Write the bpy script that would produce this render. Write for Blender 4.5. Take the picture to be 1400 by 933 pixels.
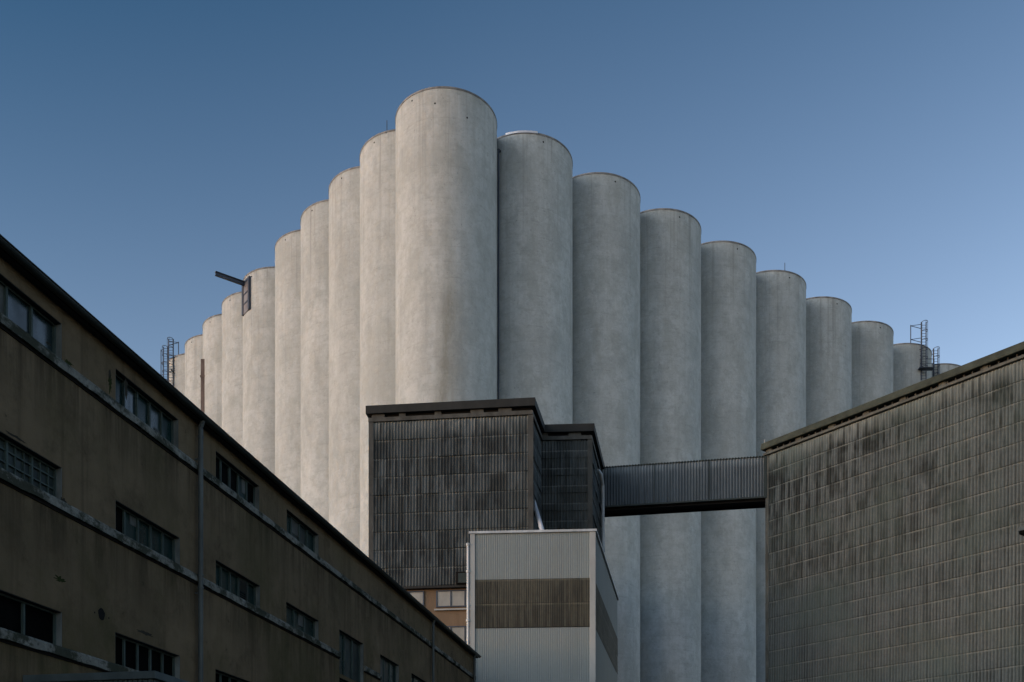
import bpy, math, random
from math import radians as R, pi, sin, cos, sqrt
from mathutils import Vector
random.seed(7)
for o in list(bpy.data.objects): bpy.data.objects.remove(o)
sc = bpy.context.scene
COL = sc.collection

# ------------------------------------------------------------------ camera
F, CX, HY, CAMZ = 1384.56, 700.0, 1158.45, 1.7      # focal length, centre and horizon in photo pixels
cam = bpy.data.objects.new('camera', bpy.data.cameras.new('camera')); COL.objects.link(cam)
cam.location = (0, 0, CAMZ); cam.rotation_euler = (R(90), 0, 0)
cam.data.sensor_width = 36; cam.data.lens = 36*F/1400
cam.data.shift_y = (HY-466.5)/1400
cam.data.clip_end = 20000
sc.camera = cam
# ------------------------------------------------------------------ light
SUN_AZ = R(-112)        # compass-like: 0 = +Y (view direction), negative = to the left
SUN_EL = R(9)
w = bpy.data.worlds.new('World'); sc.world = w; w.use_nodes = True
nt = w.node_tree
sky = nt.nodes.new('ShaderNodeTexSky'); sky.sky_type = 'NISHITA'; sky.sun_disc = False
sky.sun_elevation = SUN_EL; sky.sun_rotation = SUN_AZ
sky.air_density = 1.0; sky.dust_density = 0.6; sky.ozone_density = 2.2
bg = nt.nodes['Background']; bg.inputs['Strength'].default_value = 0.15
# evening sky: deeper overhead and to the left, paler towards the horizon and the right
tc = nt.nodes.new('ShaderNodeTexCoord'); sx = nt.nodes.new('ShaderNodeSeparateXYZ'); nt.links.new(tc.outputs['Generated'], sx.inputs[0])
def wmath(op, a, b):
    x = nt.nodes.new('ShaderNodeMath'); x.operation = op
    for v, k in ((a, 0), (b, 1)):
        if hasattr(v, 'is_output'): nt.links.new(v, x.inputs[k])
        else: x.inputs[k].default_value = v
    return x.outputs[0]
tt = wmath('ADD', wmath('MULTIPLY', sx.outputs[2], 3.3), wmath('MULTIPLY', sx.outputs[0], -.30))
tt = wmath('ADD', tt, wmath('MULTIPLY', wmath('MINIMUM', sx.outputs[0], 0.0), -.55))
tt = wmath('ADD', tt, .22-3.3*.437)
mr = nt.nodes.new('ShaderNodeMapRange'); nt.links.new(tt, mr.inputs[0])
for k, v in zip((1, 2, 3, 4), (-.3, 1.1, 0.0, 1.0)): mr.inputs[k].default_value = v
mxc = nt.nodes.new('ShaderNodeMix'); mxc.data_type = 'RGBA'; nt.links.new(mr.outputs[0], mxc.inputs[0])
mxc.inputs[6].default_value = (1.31, 1.0, .90, 1); mxc.inputs[7].default_value = (.24, .355, .41, 1)
mul = nt.nodes.new('ShaderNodeMix'); mul.data_type = 'RGBA'; mul.blend_type = 'MULTIPLY'; mul.inputs[0].default_value = 1
nt.links.new(sky.outputs[0], mul.inputs[6]); nt.links.new(mxc.outputs[2], mul.inputs[7])
nt.links.new(mul.outputs[2], bg.inputs[0])
sd = bpy.data.lights.new('sun', 'SUN'); sd.energy = 0.72; sd.angle = R(62); sd.color = (1.0, 0.965, 0.94)
sun = bpy.data.objects.new('sun', sd); COL.objects.link(sun)
d = Vector((sin(SUN_AZ)*cos(SUN_EL+R(8)), cos(SUN_AZ)*cos(SUN_EL+R(8)), sin(SUN_EL+R(8))))
sun.rotation_euler = d.to_track_quat('Z', 'Y').to_euler()
sc.view_settings.view_transform = 'Standard'; sc.view_settings.look = 'None'
sc.view_settings.gamma = 1; sc.view_settings.use_curve_mapping = False
sc.view_settings.exposure = 1.18

# ------------------------------------------------------------------ helpers
def tag(o, label=None, cat=None, group=None, kind=None):
    if label: o['label'] = label
    if cat: o['category'] = cat
    if group: o['group'] = group
    if kind: o['kind'] = kind
    return o
def empty(name, loc=(0, 0, 0)):
    o = bpy.data.objects.new(name, None); COL.objects.link(o); o.location = loc; return o
class MB:
    def __init__(s): s.v = []; s.f = []; s.uv = []
    def quad(s, a, b, c, d, uv=None):
        n = len(s.v); s.v += [tuple(a), tuple(b), tuple(c), tuple(d)]; s.f.append((n, n+1, n+2, n+3)); s.uv.append(uv)
    def poly(s, pts):
        n = len(s.v); s.v += [tuple(p) for p in pts]; s.f.append(tuple(range(n, n+len(pts)))); s.uv.append(None)
    def prism(s, pts, z0, z1):          # pts counter-clockwise in plan
        n = len(s.v); k = len(pts)
        s.v += [(p[0], p[1], z0) for p in pts] + [(p[0], p[1], z1) for p in pts]
        s.f.append(tuple(n+i for i in reversed(range(k)))); s.uv.append(None)
        s.f.append(tuple(n+k+i for i in range(k))); s.uv.append(None)
        for i in range(k):
            j = (i+1) % k; s.f.append((n+i, n+j, n+k+j, n+k+i)); s.uv.append(None)
    def obox(s, o, ax, ay, az):          # box from a corner and three edge vectors
        o, ax, ay, az = map(Vector, (o, ax, ay, az)); n = len(s.v)
        P = [o, o+ax, o+ax+ay, o+ay]; P += [p+az for p in P]
        s.v += [tuple(p) for p in P]
        fs = [(0, 3, 2, 1), (4, 5, 6, 7), (0, 1, 5, 4), (1, 2, 6, 5), (2, 3, 7, 6), (3, 0, 4, 7)]
        if ax.cross(ay).dot(az) < 0: fs = [tuple(reversed(q)) for q in fs]
        for q in fs: s.f.append(tuple(n+i for i in q)); s.uv.append(None)
    def tube(s, pts, r, k=10, cap=True):
        pts = [Vector(p) for p in pts]; rings = []
        ref = Vector((0.31, 0.12, 0.94))
        for i, p in enumerate(pts):
            t = (pts[min(i+1, len(pts)-1)]-pts[max(i-1, 0)]).normalized()
            a = t.cross(ref)
            if a.length < 1e-3: a = t.cross(Vector((1, 0, 0)))
            a.normalize(); b = t.cross(a); n = len(s.v)
            rr = r[i] if isinstance(r, (list, tuple)) else r
            for j in range(k):
                q = p+(a*cos(2*pi*j/k)+b*sin(2*pi*j/k))*rr; s.v.append(tuple(q))
            rings.append(n)
        for n, m in zip(rings, rings[1:]):
            for j in range(k):
                l = (j+1) % k; s.f.append((n+j, m+j, m+l, n+l)); s.uv.append(None)
        if cap:
            s.f.append(tuple(rings[0]+j for j in range(k))); s.uv.append(None)
            s.f.append(tuple(rings[-1]+j for j in reversed(range(k)))); s.uv.append(None)
    def build(s, name, mat, parent=None, smooth=False, bevel=0):
        me = bpy.data.meshes.new(name); me.from_pydata(s.v, [], s.f)
        if any(u is not None for u in s.uv):
            L = me.uv_layers.new(name='UVMap')
            for p, u in zip(me.polygons, s.uv):
                if u is not None:
                    for li, c in zip(p.loop_indices, u): L.data[li].uv = c
        if smooth:
            for p in me.polygons: p.use_smooth = True
        me.materials.append(mat); me.update()
        o = bpy.data.objects.new(name, me); COL.objects.link(o)
        if parent: o.parent = parent
        if bevel:
            m = o.modifiers.new('bevel', 'BEVEL'); m.width = bevel; m.segments = 2; m.limit_method = 'ANGLE'
        return o
def at(px, Y): return Vector(((px-CX)/F*Y, Y, 0))
def zz(py, Y): return CAMZ+(HY-py)/F*Y
UP = Vector((0, 0, 1))
def z3(p, z): return Vector((p[0], p[1], z))

# ------------------------------------------------------------------ materials
def newmat(name):
    m = bpy.data.materials.new(name); m.use_nodes = True
    t = m.node_tree; return m, t, t.nodes['Principled BSDF']
class G:
    "tiny node-graph helper"
    def __init__(s, t): s.t = t
    def n(s, typ, **k):
        x = s.t.nodes.new(typ)
        for a, b in k.items(): setattr(x, a, b)
        return x
    def put(s, v, sock):
        if hasattr(v, 'is_output'): s.t.links.new(v, sock)
        else: sock.default_value = v
    def math(s, op, a, b=0.0, clamp=False):
        x = s.n('ShaderNodeMath', operation=op); x.use_clamp = clamp
        s.put(a, x.inputs[0]); s.put(b, x.inputs[1]); return x.outputs[0]
    def pos(s, sx=1, sy=1, sz=1, src='world'):
        if src == 'world': o = s.n('ShaderNodeNewGeometry').outputs['Position']
        elif src == 'uv': o = s.n('ShaderNodeTexCoord').outputs['UV']
        else: o = s.n('ShaderNodeTexCoord').outputs['Object']
        m = s.n('ShaderNodeMapping'); s.t.links.new(o, m.inputs[0]); m.inputs['Scale'].default_value = (sx, sy, sz)
        return m.outputs[0]
    def noise(s, vec, scale=1, detail=4, rough=.55, dist=0):
        x = s.n('ShaderNodeTexNoise'); s.t.links.new(vec, x.inputs['Vector'])
        x.inputs['Scale'].default_value = scale; x.inputs['Detail'].default_value = detail
        x.inputs['Roughness'].default_value = rough; x.inputs['Distortion'].default_value = dist
        return x.outputs['Fac']
    def ramp(s, v, a, b, lo=0.0, hi=1.0):
        x = s.n('ShaderNodeMapRange'); s.put(v, x.inputs[0]); x.inputs[1].default_value = a; x.inputs[2].default_value = b
        x.inputs[3].default_value = lo; x.inputs[4].default_value = hi; return x.outputs[0]
    def mix(s, f, a, b, mode='MIX'):
        x = s.n('ShaderNodeMix', data_type='RGBA', blend_type=mode)
        s.put(f, x.inputs[0])
        s.put(a if hasattr(a, 'is_output') else (*a, 1), x.inputs[6]); s.put(b if hasattr(b, 'is_output') else (*b, 1), x.inputs[7])
        return x.outputs[2]
    def bump(s, h, strength, dist, bsdf):
        x = s.n('ShaderNodeBump'); x.inputs['Strength'].default_value = strength; x.inputs['Distance'].default_value = dist
        s.t.links.new(h, x.inputs['Height']); s.t.links.new(x.outputs[0], bsdf.inputs['Normal'])
    def white(s, vec):
        x = s.n('ShaderNodeTexWhiteNoise', noise_dimensions='3D'); s.t.links.new(vec, x.inputs['Vector']); return x.outputs['Value']
    def sep(s, vec):
        x = s.n('ShaderNodeSeparateXYZ'); s.t.links.new(vec, x.inputs[0]); return x.outputs
    def comb(s, a, b, c=0.0):
        x = s.n('ShaderNodeCombineXYZ'); s.put(a, x.inputs[0]); s.put(b, x.inputs[1]); s.put(c, x.inputs[2]); return x.outputs[0]

def simple(name, col, rough=.7, metal=0, var=.25, scale=1.5, sz=.5, bump=0):
    m, t, b = newmat(name); g = G(t)
    n = g.noise(g.pos(1, 1, sz), scale, 5, .6)
    lo = tuple(c*(1-var) for c in col); hi = tuple(min(1, c*(1+var)) for c in col)
    t.links.new(g.mix(g.ramp(n, .3, .7), lo, hi), b.inputs['Base Color'])
    b.inputs['Roughness'].default_value = rough; b.inputs['Metallic'].default_value = metal
    b.inputs['Specular IOR Level'].default_value = .3
    if bump: g.bump(g.noise(g.pos(), 14, 4), bump, .02, b)
    return m

def concrete(name, corner=False, shift=0.0):
    m, t, b = newmat(name); g = G(t)
    base = g.mix(g.ramp(g.noise(g.pos(1, 1, .45), .3, 5, .62), .3, .7), (.37, .362, .34), (.47, .46, .435))
    # fine mottling and thin horizontal lift marks of the slip form
    mot = g.noise(g.pos(1, 1, 1), 1.1, 8, .72)
    base = g.mix(g.ramp(mot, .44, .62, 0, .6), base, (.29, .283, .265))
    base = g.mix(g.ramp(g.noise(g.pos(1, 1, 1.4), 3.4, 6, .75), .5, .72, 0, .55), base, (.53, .52, .495))
    lift = g.noise(g.pos(.1, .1, 3.2), 1.0, 5, .8)
    lmask = g.ramp(g.noise(g.pos(1, 1, .5), .5, 3, .6), .42, .62)
    base = g.mix(g.math('MULTIPLY', g.ramp(lift, .52, .72, 0, .4), lmask), base, (.27, .265, .25))
    # vertical rain streaks
    st = g.noise(g.pos(1.3, 1.3, .04), 1.0, 5, .65)
    base = g.mix(g.ramp(st, .54, .78, 0, .4), base, (.24, .235, .215))
    st2 = g.noise(g.pos(3.5, 3.5, .14), 1.0, 5, .7)
    base = g.mix(g.ramp(st2, .56, .8, 0, .35), base, (.25, .245, .23))
    # small pits and dirt specks
    sp = g.noise(g.pos(1, 1, .8), 5.0, 6, .8)
    base = g.mix(g.ramp(sp, .58, .7, 0, .75), base, (.11, .105, .095))
    # ragged stain below the coping
    z = g.sep(g.pos())[2]
    top = g.ramp(g.math('ADD', z, g.ramp(g.noise(g.pos(2.2, 2.2, .25), 1, 4, .7), .3, .8, -1.6, .9)), TOPZ-1.1, TOPZ+.1)
    base = g.mix(g.math('MULTIPLY', top, .4), base, (.15, .145, .135))
    # pour rings: each lift of the form a slightly different tone, broken along its length
    zz_ = g.math('ADD', z, g.ramp(g.noise(g.pos(.4, .4, .1), 1, 2), .3, .7, -.1, .1))
    lt = g.white(g.comb(g.math('FLOOR', g.math('DIVIDE', zz_, 1.35)), 0.0, 2.2))
    base = g.mix(g.math('MULTIPLY', g.math('MULTIPLY', lt, lmask), .4), base, (.30, .292, .275))
    jn = g.math('FRACT', g.math('DIVIDE', zz_, 1.35))
    jm = g.math('MULTIPLY', g.ramp(jn, .10, .0, 0, .34), g.ramp(g.noise(g.pos(1, 1, .6), .9, 4, .7), .45, .62))
    base = g.mix(jm, base, (.17, .165, .15))
    # dark runs hanging from the rim, and large damp patches
    run = g.noise(g.pos(1.9, 1.9, .03), 1.0, 4, .7)
    base = g.mix(g.math('MULTIPLY', g.ramp(run, .54, .66, 0, .5), g.ramp(z, TOPZ-14, TOPZ, 0, 1)), base, (.17, .16, .14))
    pt = g.noise(g.pos(1, 1, .5), .42, 7, .68)
    base = g.mix(g.ramp(pt, .5, .6, 0, .42), base, (.27, .265, .24))
    oi = g.n('ShaderNodeObjectInfo').outputs['Random']
    base = g.mix(g.ramp(oi, 0, 1, 0, .22), base, (.33, .32, .295))
    if corner:
        xyz = g.sep(g.pos(src='object'))
        wob = g.math('ADD', xyz[0], g.ramp(g.noise(g.pos(1, 1, .18, 'object'), .6, 4, .6), .25, .75, -.55, .55))
        band = g.math('SUBTRACT', 1.0, g.math('ABSOLUTE', g.math('DIVIDE', g.math('SUBTRACT', wob, .25), 1.0)), True)
        hgt = g.ramp(xyz[2], TOPZ-14, TOPZ-19)
        low = g.ramp(xyz[2], TOPZ-40, TOPZ-27)
        pat = g.ramp(g.noise(g.pos(1.2, 1.2, .5, 'object'), 1, 6, .75), .35, .6, .35, 1)
        f = g.math('MULTIPLY', g.math('MULTIPLY', band, pat), g.math('MULTIPLY', g.math('MULTIPLY', hgt, low), .6))
        base = g.mix(f, base, (.16, .14, .10))
        base = g.mix(g.math('MULTIPLY', band, .22), base, (.22, .21, .17))
    base = g.mix(1.0, base, (1.15, 1.25, 1.32), 'MULTIPLY')
    t.links.new(base, b.inputs['Base Color']); b.inputs['Roughness'].default_value = .92
    b.inputs['Specular IOR Level'].default_value = .15
    h = g.math('ADD', g.noise(g.pos(1, 1, 1), 3.5, 8, .75), g.math('MULTIPLY', lift, .5))
    g.bump(h, .7, .07, b)
    return m

def sheet_mat(name, lo, hi, dark, sw, rh, pitch, soot=.6, topz=None, tint=None, sheetvar=.5, rough=.9, fine=1.0, lipk=.6, fringe=0.0, lipcol=None):
    "corrugated sheets: UV is in metres, v = 0 at the top and negative downwards"
    m, t, b = newmat(name); g = G(t)
    uv = g.sep(g.pos(src='uv'))
    sv = g.math('FLOOR', g.math('DIVIDE', uv[1], rh))
    su = g.math('FLOOR', g.math('DIVIDE', uv[0], sw))
    wn = g.white(g.comb(su, sv, 3.3)); wn2 = g.white(g.comb(su, sv, 8.1))
    base = g.mix(g.math('MULTIPLY', wn, sheetvar), lo, hi)
    # a few replaced sheets stand out darker or browner
    base = g.mix(g.ramp(wn2, .86, .92, 0, .45*sheetvar), base, tuple(c*k for c, k in zip(dark, (1.7, 1.5, 1.2))))
    big = g.noise(g.comb(g.math('MULTIPLY', uv[0], .22), g.math('MULTIPLY', uv[1], .14)), 1, 4, .6)
    base = g.mix(g.ramp(big, .3, .7, 0, .6), base, hi)
    # every corrugation weathers on its own; dirt and painted-in shade darken the troughs
    cu = g.math('FLOOR', g.math('DIVIDE', uv[0], pitch))
    cn = g.white(g.comb(cu, sv, 1.7))
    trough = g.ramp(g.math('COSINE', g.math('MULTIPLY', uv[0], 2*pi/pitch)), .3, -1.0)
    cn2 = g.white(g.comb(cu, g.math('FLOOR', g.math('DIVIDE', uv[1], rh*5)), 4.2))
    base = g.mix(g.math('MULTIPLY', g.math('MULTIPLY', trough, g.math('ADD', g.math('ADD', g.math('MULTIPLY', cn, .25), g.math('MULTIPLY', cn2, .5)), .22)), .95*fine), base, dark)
    # algae and soot streaks, broken at the sheet laps
    st = g.noise(g.comb(g.math('MULTIPLY', cu, .55), g.math('ADD', g.math('MULTIPLY', uv[1], .16), g.math('MULTIPLY', sv, .05))), 1, 3, .7)
    grp = g.noise(g.comb(g.math('MULTIPLY', uv[0], .16), g.math('MULTIPLY', uv[1], .2), 5.0), 1, 4, .65)
    k = g.math('MULTIPLY', g.ramp(st, .45, .54), g.ramp(grp, .40, .54))
    if topz is not None: k = g.math('MULTIPLY', k, g.ramp(uv[1], -topz, -1.5, .22, 1.0))
    k = g.math('MULTIPLY', k, soot)
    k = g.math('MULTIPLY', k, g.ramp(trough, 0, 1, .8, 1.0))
    base = g.mix(k, base, dark)
    gr = g.noise(g.comb(g.math('MULTIPLY', uv[0], 6), g.math('MULTIPLY', uv[1], 5)), 1, 5, .75)
    base = g.mix(g.ramp(gr, .4, .75, 0, .35), base, dark)
    # pale worn lip where each row laps over the next, and the dark joint beneath it
    fr = g.math('FRACT', g.math('DIVIDE', uv[1], rh))
    lip = g.math('MULTIPLY', g.ramp(fr, .90, .97), g.ramp(g.noise(g.comb(uv[0], sv), 1.3, 3), .35, .6, lipk*.25, lipk))
    base = g.mix(lip, base, lipcol or tuple(min(1, c*1.6) for c in hi))
    # rain-washed pale fringe under the cornice
    topk = g.math('MULTIPLY', g.ramp(uv[1], -1.0, -.05), g.ramp(g.noise(g.comb(g.math('MULTIPLY', cu, .8), g.math('MULTIPLY', uv[1], .5)), 1, 3), .35, .6, .15, fringe))
    base = g.mix(topk, base, lipcol or tuple(min(1, c*1.5) for c in hi))
    ul = g.ramp(fr, .05, .0, 0, .55); base = g.mix(ul, base, dark)
    if tint:
        tn = g.noise(g.comb(g.math('MULTIPLY', uv[0], .25), g.math('MULTIPLY', uv[1], .22), 9.0), 1, 3)
        base = g.mix(g.ramp(tn, .45, .7, 0, .5), base, tint)
    t.links.new(base, b.inputs['Base Color']); b.inputs['Roughness'].default_value = rough
    b.inputs['Specular IOR Level'].default_value = .2
    g.bump(gr, .3, .02, b)
    return m

def stucco(name, lo, hi, moss):
    m, t, b = newmat(name); g = G(t)
    base = g.mix(g.ramp(g.noise(g.pos(), .5, 6, .65), .3, .7), lo, hi)
    st = g.noise(g.pos(2.2, 2.2, .2), 1, 5, .65)
    base = g.mix(g.ramp(st, .52, .75, 0, .45), base, tuple(c*.5 for c in lo))
    ms = g.noise(g.pos(1, 1, .7), .28, 5, .7)
    base = g.mix(g.ramp(ms, .54, .7, 0, .7), base, moss)
    fl = g.noise(g.pos(), 3.2, 6, .75)
    base = g.mix(g.ramp(fl, .67, .72, 0, .5), base, tuple(c*.35 for c in lo))
    t.links.new(base, b.inputs['Base Color']); b.inputs['Roughness'].default_value = .95
    b.inputs['Specular IOR Level'].default_value = .12
    g.bump(g.math('ADD', g.noise(g.pos(), 9, 6, .7), g.math('MULTIPLY', fl, .6)), .5, .03, b)
    return m

def dirty_wall(name, lo, hi, moss):
    m, t, b = newmat(name); g = G(t)
    z = g.sep(g.pos())[2]
    base = g.mix(g.ramp(g.noise(g.pos(), .45, 6, .65), .3, .7), lo, hi)
    patch = g.noise(g.pos(1, 1, 1.2), .22, 5, .6)
    base = g.mix(g.ramp(patch, .5, .56, 0, .35), base, tuple(c*1.25 for c in hi))
    base = g.mix(g.ramp(g.noise(g.pos(), 1.3, 7, .75), .5, .68, 0, .5), base, tuple(c*.55 for c in lo))
    run = g.noise(g.pos(2.6, 2.6, .09), 1, 5, .7)
    base = g.mix(g.ramp(run, .52, .68, 0, .4), base, tuple(c*.45 for c in lo))
    # damp and dirt that runs from the sill bands
    for zb in (CAMZ+8.72, CAMZ+6.13, CAMZ+3.45):
        k = g.math('MULTIPLY', g.ramp(z, zb-1.3, zb, 0, 1), g.math('LESS_THAN', z, zb+.05))
        k = g.math('MULTIPLY', k, g.ramp(g.noise(g.pos(1.9, 1.9, .15), 1, 5, .75), .44, .62, .08, .75))
        base = g.mix(k, base, tuple(c*.32 for c in lo))
    ms = g.noise(g.pos(1, 1, .7), .28, 5, .7)
    base = g.mix(g.math('MULTIPLY', g.ramp(ms, .46, .64, 0, .85), g.ramp(z, 12, 4, .25, 1)), base, moss)
    fl = g.noise(g.pos(), 2.6, 7, .8)
    base = g.mix(g.ramp(fl, .64, .69, 0, .7), base, tuple(c*.3 for c in lo))
    t.links.new(base, b.inputs['Base Color']); b.inputs['Roughness'].default_value = .95
    b.inputs['Specular IOR Level'].default_value = .12
    g.bump(g.math('ADD', g.noise(g.pos(), 7, 7, .75), g.math('MULTIPLY', fl, .8)), .7, .04, b)
    return m

def blotchy(name, mid, dirt, pale):
    m, t, b = newmat(name); g = G(t)
    base = g.mix(g.ramp(g.noise(g.pos(), 3.5, 7, .75), .5, .62, 0, .8), mid, pale)
    base = g.mix(g.ramp(g.noise(g.pos(1, 1, 1.5), 1.1, 7, .78), .45, .54, 0, .9), base, dirt)
    base = g.mix(g.ramp(g.noise(g.pos(), 8, 5, .7), .55, .68, 0, .7), base, dirt)
    t.links.new(base, b.inputs['Base Color']); b.inputs['Roughness'].default_value = .95
    b.inputs['Specular IOR Level'].default_value = .12
    g.bump(g.noise(g.pos(), 9, 6, .7), .6, .03, b)
    return m

def glass(name, col, rough=.08, spec=.6):
    m, t, b = newmat(name); g = G(t)
    n = g.noise(g.pos(), 1.7, 4, .6)
    t.links.new(g.mix(g.ramp(n, .35, .7), tuple(c*.5 for c in col), col), b.inputs['Base Color'])
    t.links.new(g.ramp(g.noise(g.pos(1, 1, .5), 2.5, 4), .3, .7, rough, rough+.22), b.inputs['Roughness'])
    b.inputs['Specular IOR Level'].default_value = spec
    g.bump(g.noise(g.pos(), .9, 2), .25, .03, b)
    return m

TOPZ = CAMZ+14.314*4.5
M = {}
M['silo'] = concrete('silo_concrete'); M['corner'] = concrete('stained_silo_concrete', True)
M['rim'] = simple('coping_metal', (.20, .20, .20), .7, .1, .5, 1.5, 1)
M['cap'] = simple('roof_felt', (.09, .09, .09), .9)
M['zinc'] = simple('pale_zinc', (.42, .45, .47), .5, .2)
M['steel'] = simple('dark_painted_steel', (.055, .068, .095), .55, .2)
M['rust'] = simple('rusty_duct', (.13, .10, .09), .8, 0, .5, 2, .3)
M['hole'] = simple('dark_void', (.006, .006, .006), 1)
M['felt'] = simple('black_fascia', (.018, .020, .020), .75, 0, .3, 1.2)
M['soffit'] = simple('soffit_board', (.07, .072, .068), .9, 0, .35, 2)
M['ledge'] = simple('cornice_ledge', (.085, .090, .082), .9, 0, .35, 2.2, .5, .3)
M['mossroof'] = simple('mossy_roof_edge', (.042, .050, .040), .95, 0, .4, 1.6, 1, .4)
M['darkwall'] = simple('backing_wall', (.03, .032, .032), .95)
M['trim'] = simple('grey_trim', (.34, .36, .36), .6, .1, .12)
M['band'] = blotchy('sill_concrete', (.19, .20, .18), (.030, .036, .024), (.30, .31, .285))
M['jamb'] = simple('painted_jamb', (.17, .19, .185), .9, 0, .4, 3)
M['mullion'] = simple('window_steel', (.055, .082, .078), .7, 0, .3, 4)
M['gutter'] = simple('dark_gutter', (.03, .04, .038), .5, .2, .3, 2)
M['pipe'] = simple('downpipe_zinc', (.085, .10, .10), .6, .2, .35, 2, .4)
M['tile'] = simple('bitumen_roof', (.03, .032, .03), .9)
M['whitepipe'] = simple('bright_pipe', (.62, .64, .68), .4, .3, .1)
M['orange'] = stucco('orange_stucco', (.165, .122, .085), (.205, .152, .107), (.14, .105, .075))
M['curtain'] = simple('pale_window_panel', (.30, .31, .30), .5, 0, .2, 1.3)
M['wall'] = dirty_wall('olive_stucco', (.122, .099, .062), (.190, .148, .094), (.066, .066, .028))
M['blind'] = simple('drawn_blind', (.075, .085, .08), .6, 0, .5, 3, .4)
M['skyglass'] = glass('reflecting_glass', (.02, .045, .05), .14, .55)
M['glass'] = glass('teal_glass', (.010, .036, .036), .2, .2)
M['glass2'] = glass('dusty_glass', (.035, .055, .055), .35, .25)
M['pane_black'] = glass('black_glass', (.002, .003, .003), .5, .03)
M['hoistpane'] = simple('wired_glass', (.20, .19, .20), .5, 0, .3, 2)
M['louvre'] = simple('louvre_slats', (.05, .058, .056), .8)
M['asphalt'] = simple('asphalt', (.045, .045, .045), .95, 0, .3, 3, 1, .4)
M['canopy'] = simple('grey_canopy', (.085, .11, .115), .75, 0, .3, 1.8)

# ------------------------------------------------------------------ ground
g_ = MB(); g_.quad((-3000, -3000, 0), (3000, -3000, 0), (3000, 3000, 0), (-3000, 3000, 0))
tag(g_.build('ground', M['asphalt']), kind='structure')

# ------------------------------------------------------------------ grain silos
RS = 4.5
T1, T2 = R(37.688), R(52.312)
CXY = Vector((-1.300*RS, 20.056*RS, 0))
DR = Vector((cos(T1), sin(T1), 0)); DL = Vector((-cos(T2), sin(T2), 0))
NL = Vector((-sin(T2), -cos(T2), 0)); NR = Vector((sin(T1), -cos(T1), 0))

def silo_body(mat, parent):
    b = MB(); k = 128
    zs = [0, TOPZ*.25, TOPZ*.5, TOPZ*.75, TOPZ-.14]
    for i in range(k):
        a0, a1 = 2*pi*i/k, 2*pi*(i+1)/k
        for z0, z1 in zip(zs, zs[1:]):
            b.quad((RS*cos(a0), RS*sin(a0), z0), (RS*cos(a1), RS*sin(a1), z0), (RS*cos(a1), RS*sin(a1), z1), (RS*cos(a0), RS*sin(a0), z1))
    o = b.build('body', mat, parent, smooth=True)
    return o
def ring(b, r0, r1, z0, z1, a_from=0, a_to=2*pi, k=96):
    for i in range(k):
        a0 = a_from+(a_to-a_from)*i/k; a1 = a_from+(a_to-a_from)*(i+1)/k
        c0, s0, c1, s1 = cos(a0), sin(a0), cos(a1), sin(a1)
        b.quad((r1*c0, r1*s0, z0), (r1*c1, r1*s1, z0), (r1*c1, r1*s1, z1), (r1*c0, r1*s0, z1))
        b.quad((r1*c0, r1*s0, z1), (r1*c1, r1*s1, z1), (r0*c1, r0*s1, z1), (r0*c0, r0*s0, z1))
        b.quad((r0*c0, r0*s0, z0), (r0*c1, r0*s1, z0), (r1*c1, r1*s1, z0), (r1*c0, r1*s0, z0))
def make_silo(mat, vents):
    root = empty('grain_silo')
    silo_body(mat, root)
    b = MB(); ring(b, RS-.25, RS+.035, TOPZ-.15, TOPZ); b.build('coping', M['rim'], root)
    b = MB(); b.poly([((RS-.2)*cos(2*pi*i/64), (RS-.2)*sin(2*pi*i/64), TOPZ-.06) for i in range(64)]); b.build('roof_slab', M['cap'], root)
    for (a, dz) in vents:
        v = MB(); n = Vector((cos(a), sin(a), 0)); p = n*(RS-.05)+Vector((0, 0, TOPZ-dz))
        v.tube([p, p+n*.065], .075, 10); v.build('vent', M['hole'], root)
    return root
def copy_tree(o, parent=None):
    c = o.copy(); COL.objects.link(c)
    if parent: c.parent = parent
    for ch in list(o.children): copy_tree(ch, c)
    return c
vl = math.atan2(-.8, -.6); vr = math.atan2(-.93, .36)
ords = ['first', 'second', 'third', 'fourth', 'fifth', 'sixth', 'seventh', 'eighth', 'ninth']
SG = 'round concrete grain silos standing side by side'
c0 = make_silo(M['corner'], [(vl, .55), (vr+.1, 2.3), (-pi/2-.15, 1.4)]); c0.location = CXY
tag(c0, 'tallest looking concrete silo at the corner, brown stain down its front', 'silo', SG)
pl = make_silo(M['silo'], [(vl, .6)]); pr = make_silo(M['silo'], [(vr, .7)])
LPOS = []; RPOS = []
exl = ['thin antenna rod on its rim', 'beside the rod-topped one', 'plain', 'next to the hoist silo', 'hoist door and beam at its top', 'beyond the hoist silo', 'rusty duct on its edge', 'beyond the duct', 'leftmost, beside ladder mast']
for i in range(1, 10):
    dd = (.048+1.376*i+(.548 if i >= 5 else 0))*RS
    o = pl if i == 1 else copy_tree(pl)
    o.location = CXY+DL*dd; LPOS.append(o.location.copy())
    tag(o, '%s pale silo left of the stained corner silo, %s' % (ords[i-1], exl[i-1]), 'silo', SG)
exr = ['white strip on its rim', 'dark tower below', 'behind the bridge middle', "behind the bridge's right part", 'thin antenna rod on rim', 'rising over warehouse roof', 'plain', 'cage ladder on its front', 'only its top showing']
for i in range(1, 10):
    o = pr if i == 1 else copy_tree(pr)
    o.location = CXY+DR*(1.982*i*RS); RPOS.append(o.location.copy())
    tag(o, '%s grey silo right of the corner silo, %s' % (ords[i-1], exr[i-1]), 'silo', SG)

# white flashing on the first silo of the right row
b = MB(); ring(b, RS-.02, RS+.08, TOPZ-.10, TOPZ+.08, R(-113), R(-76), 20)
b.build('flashing', M['whitepipe'], pr)
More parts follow.
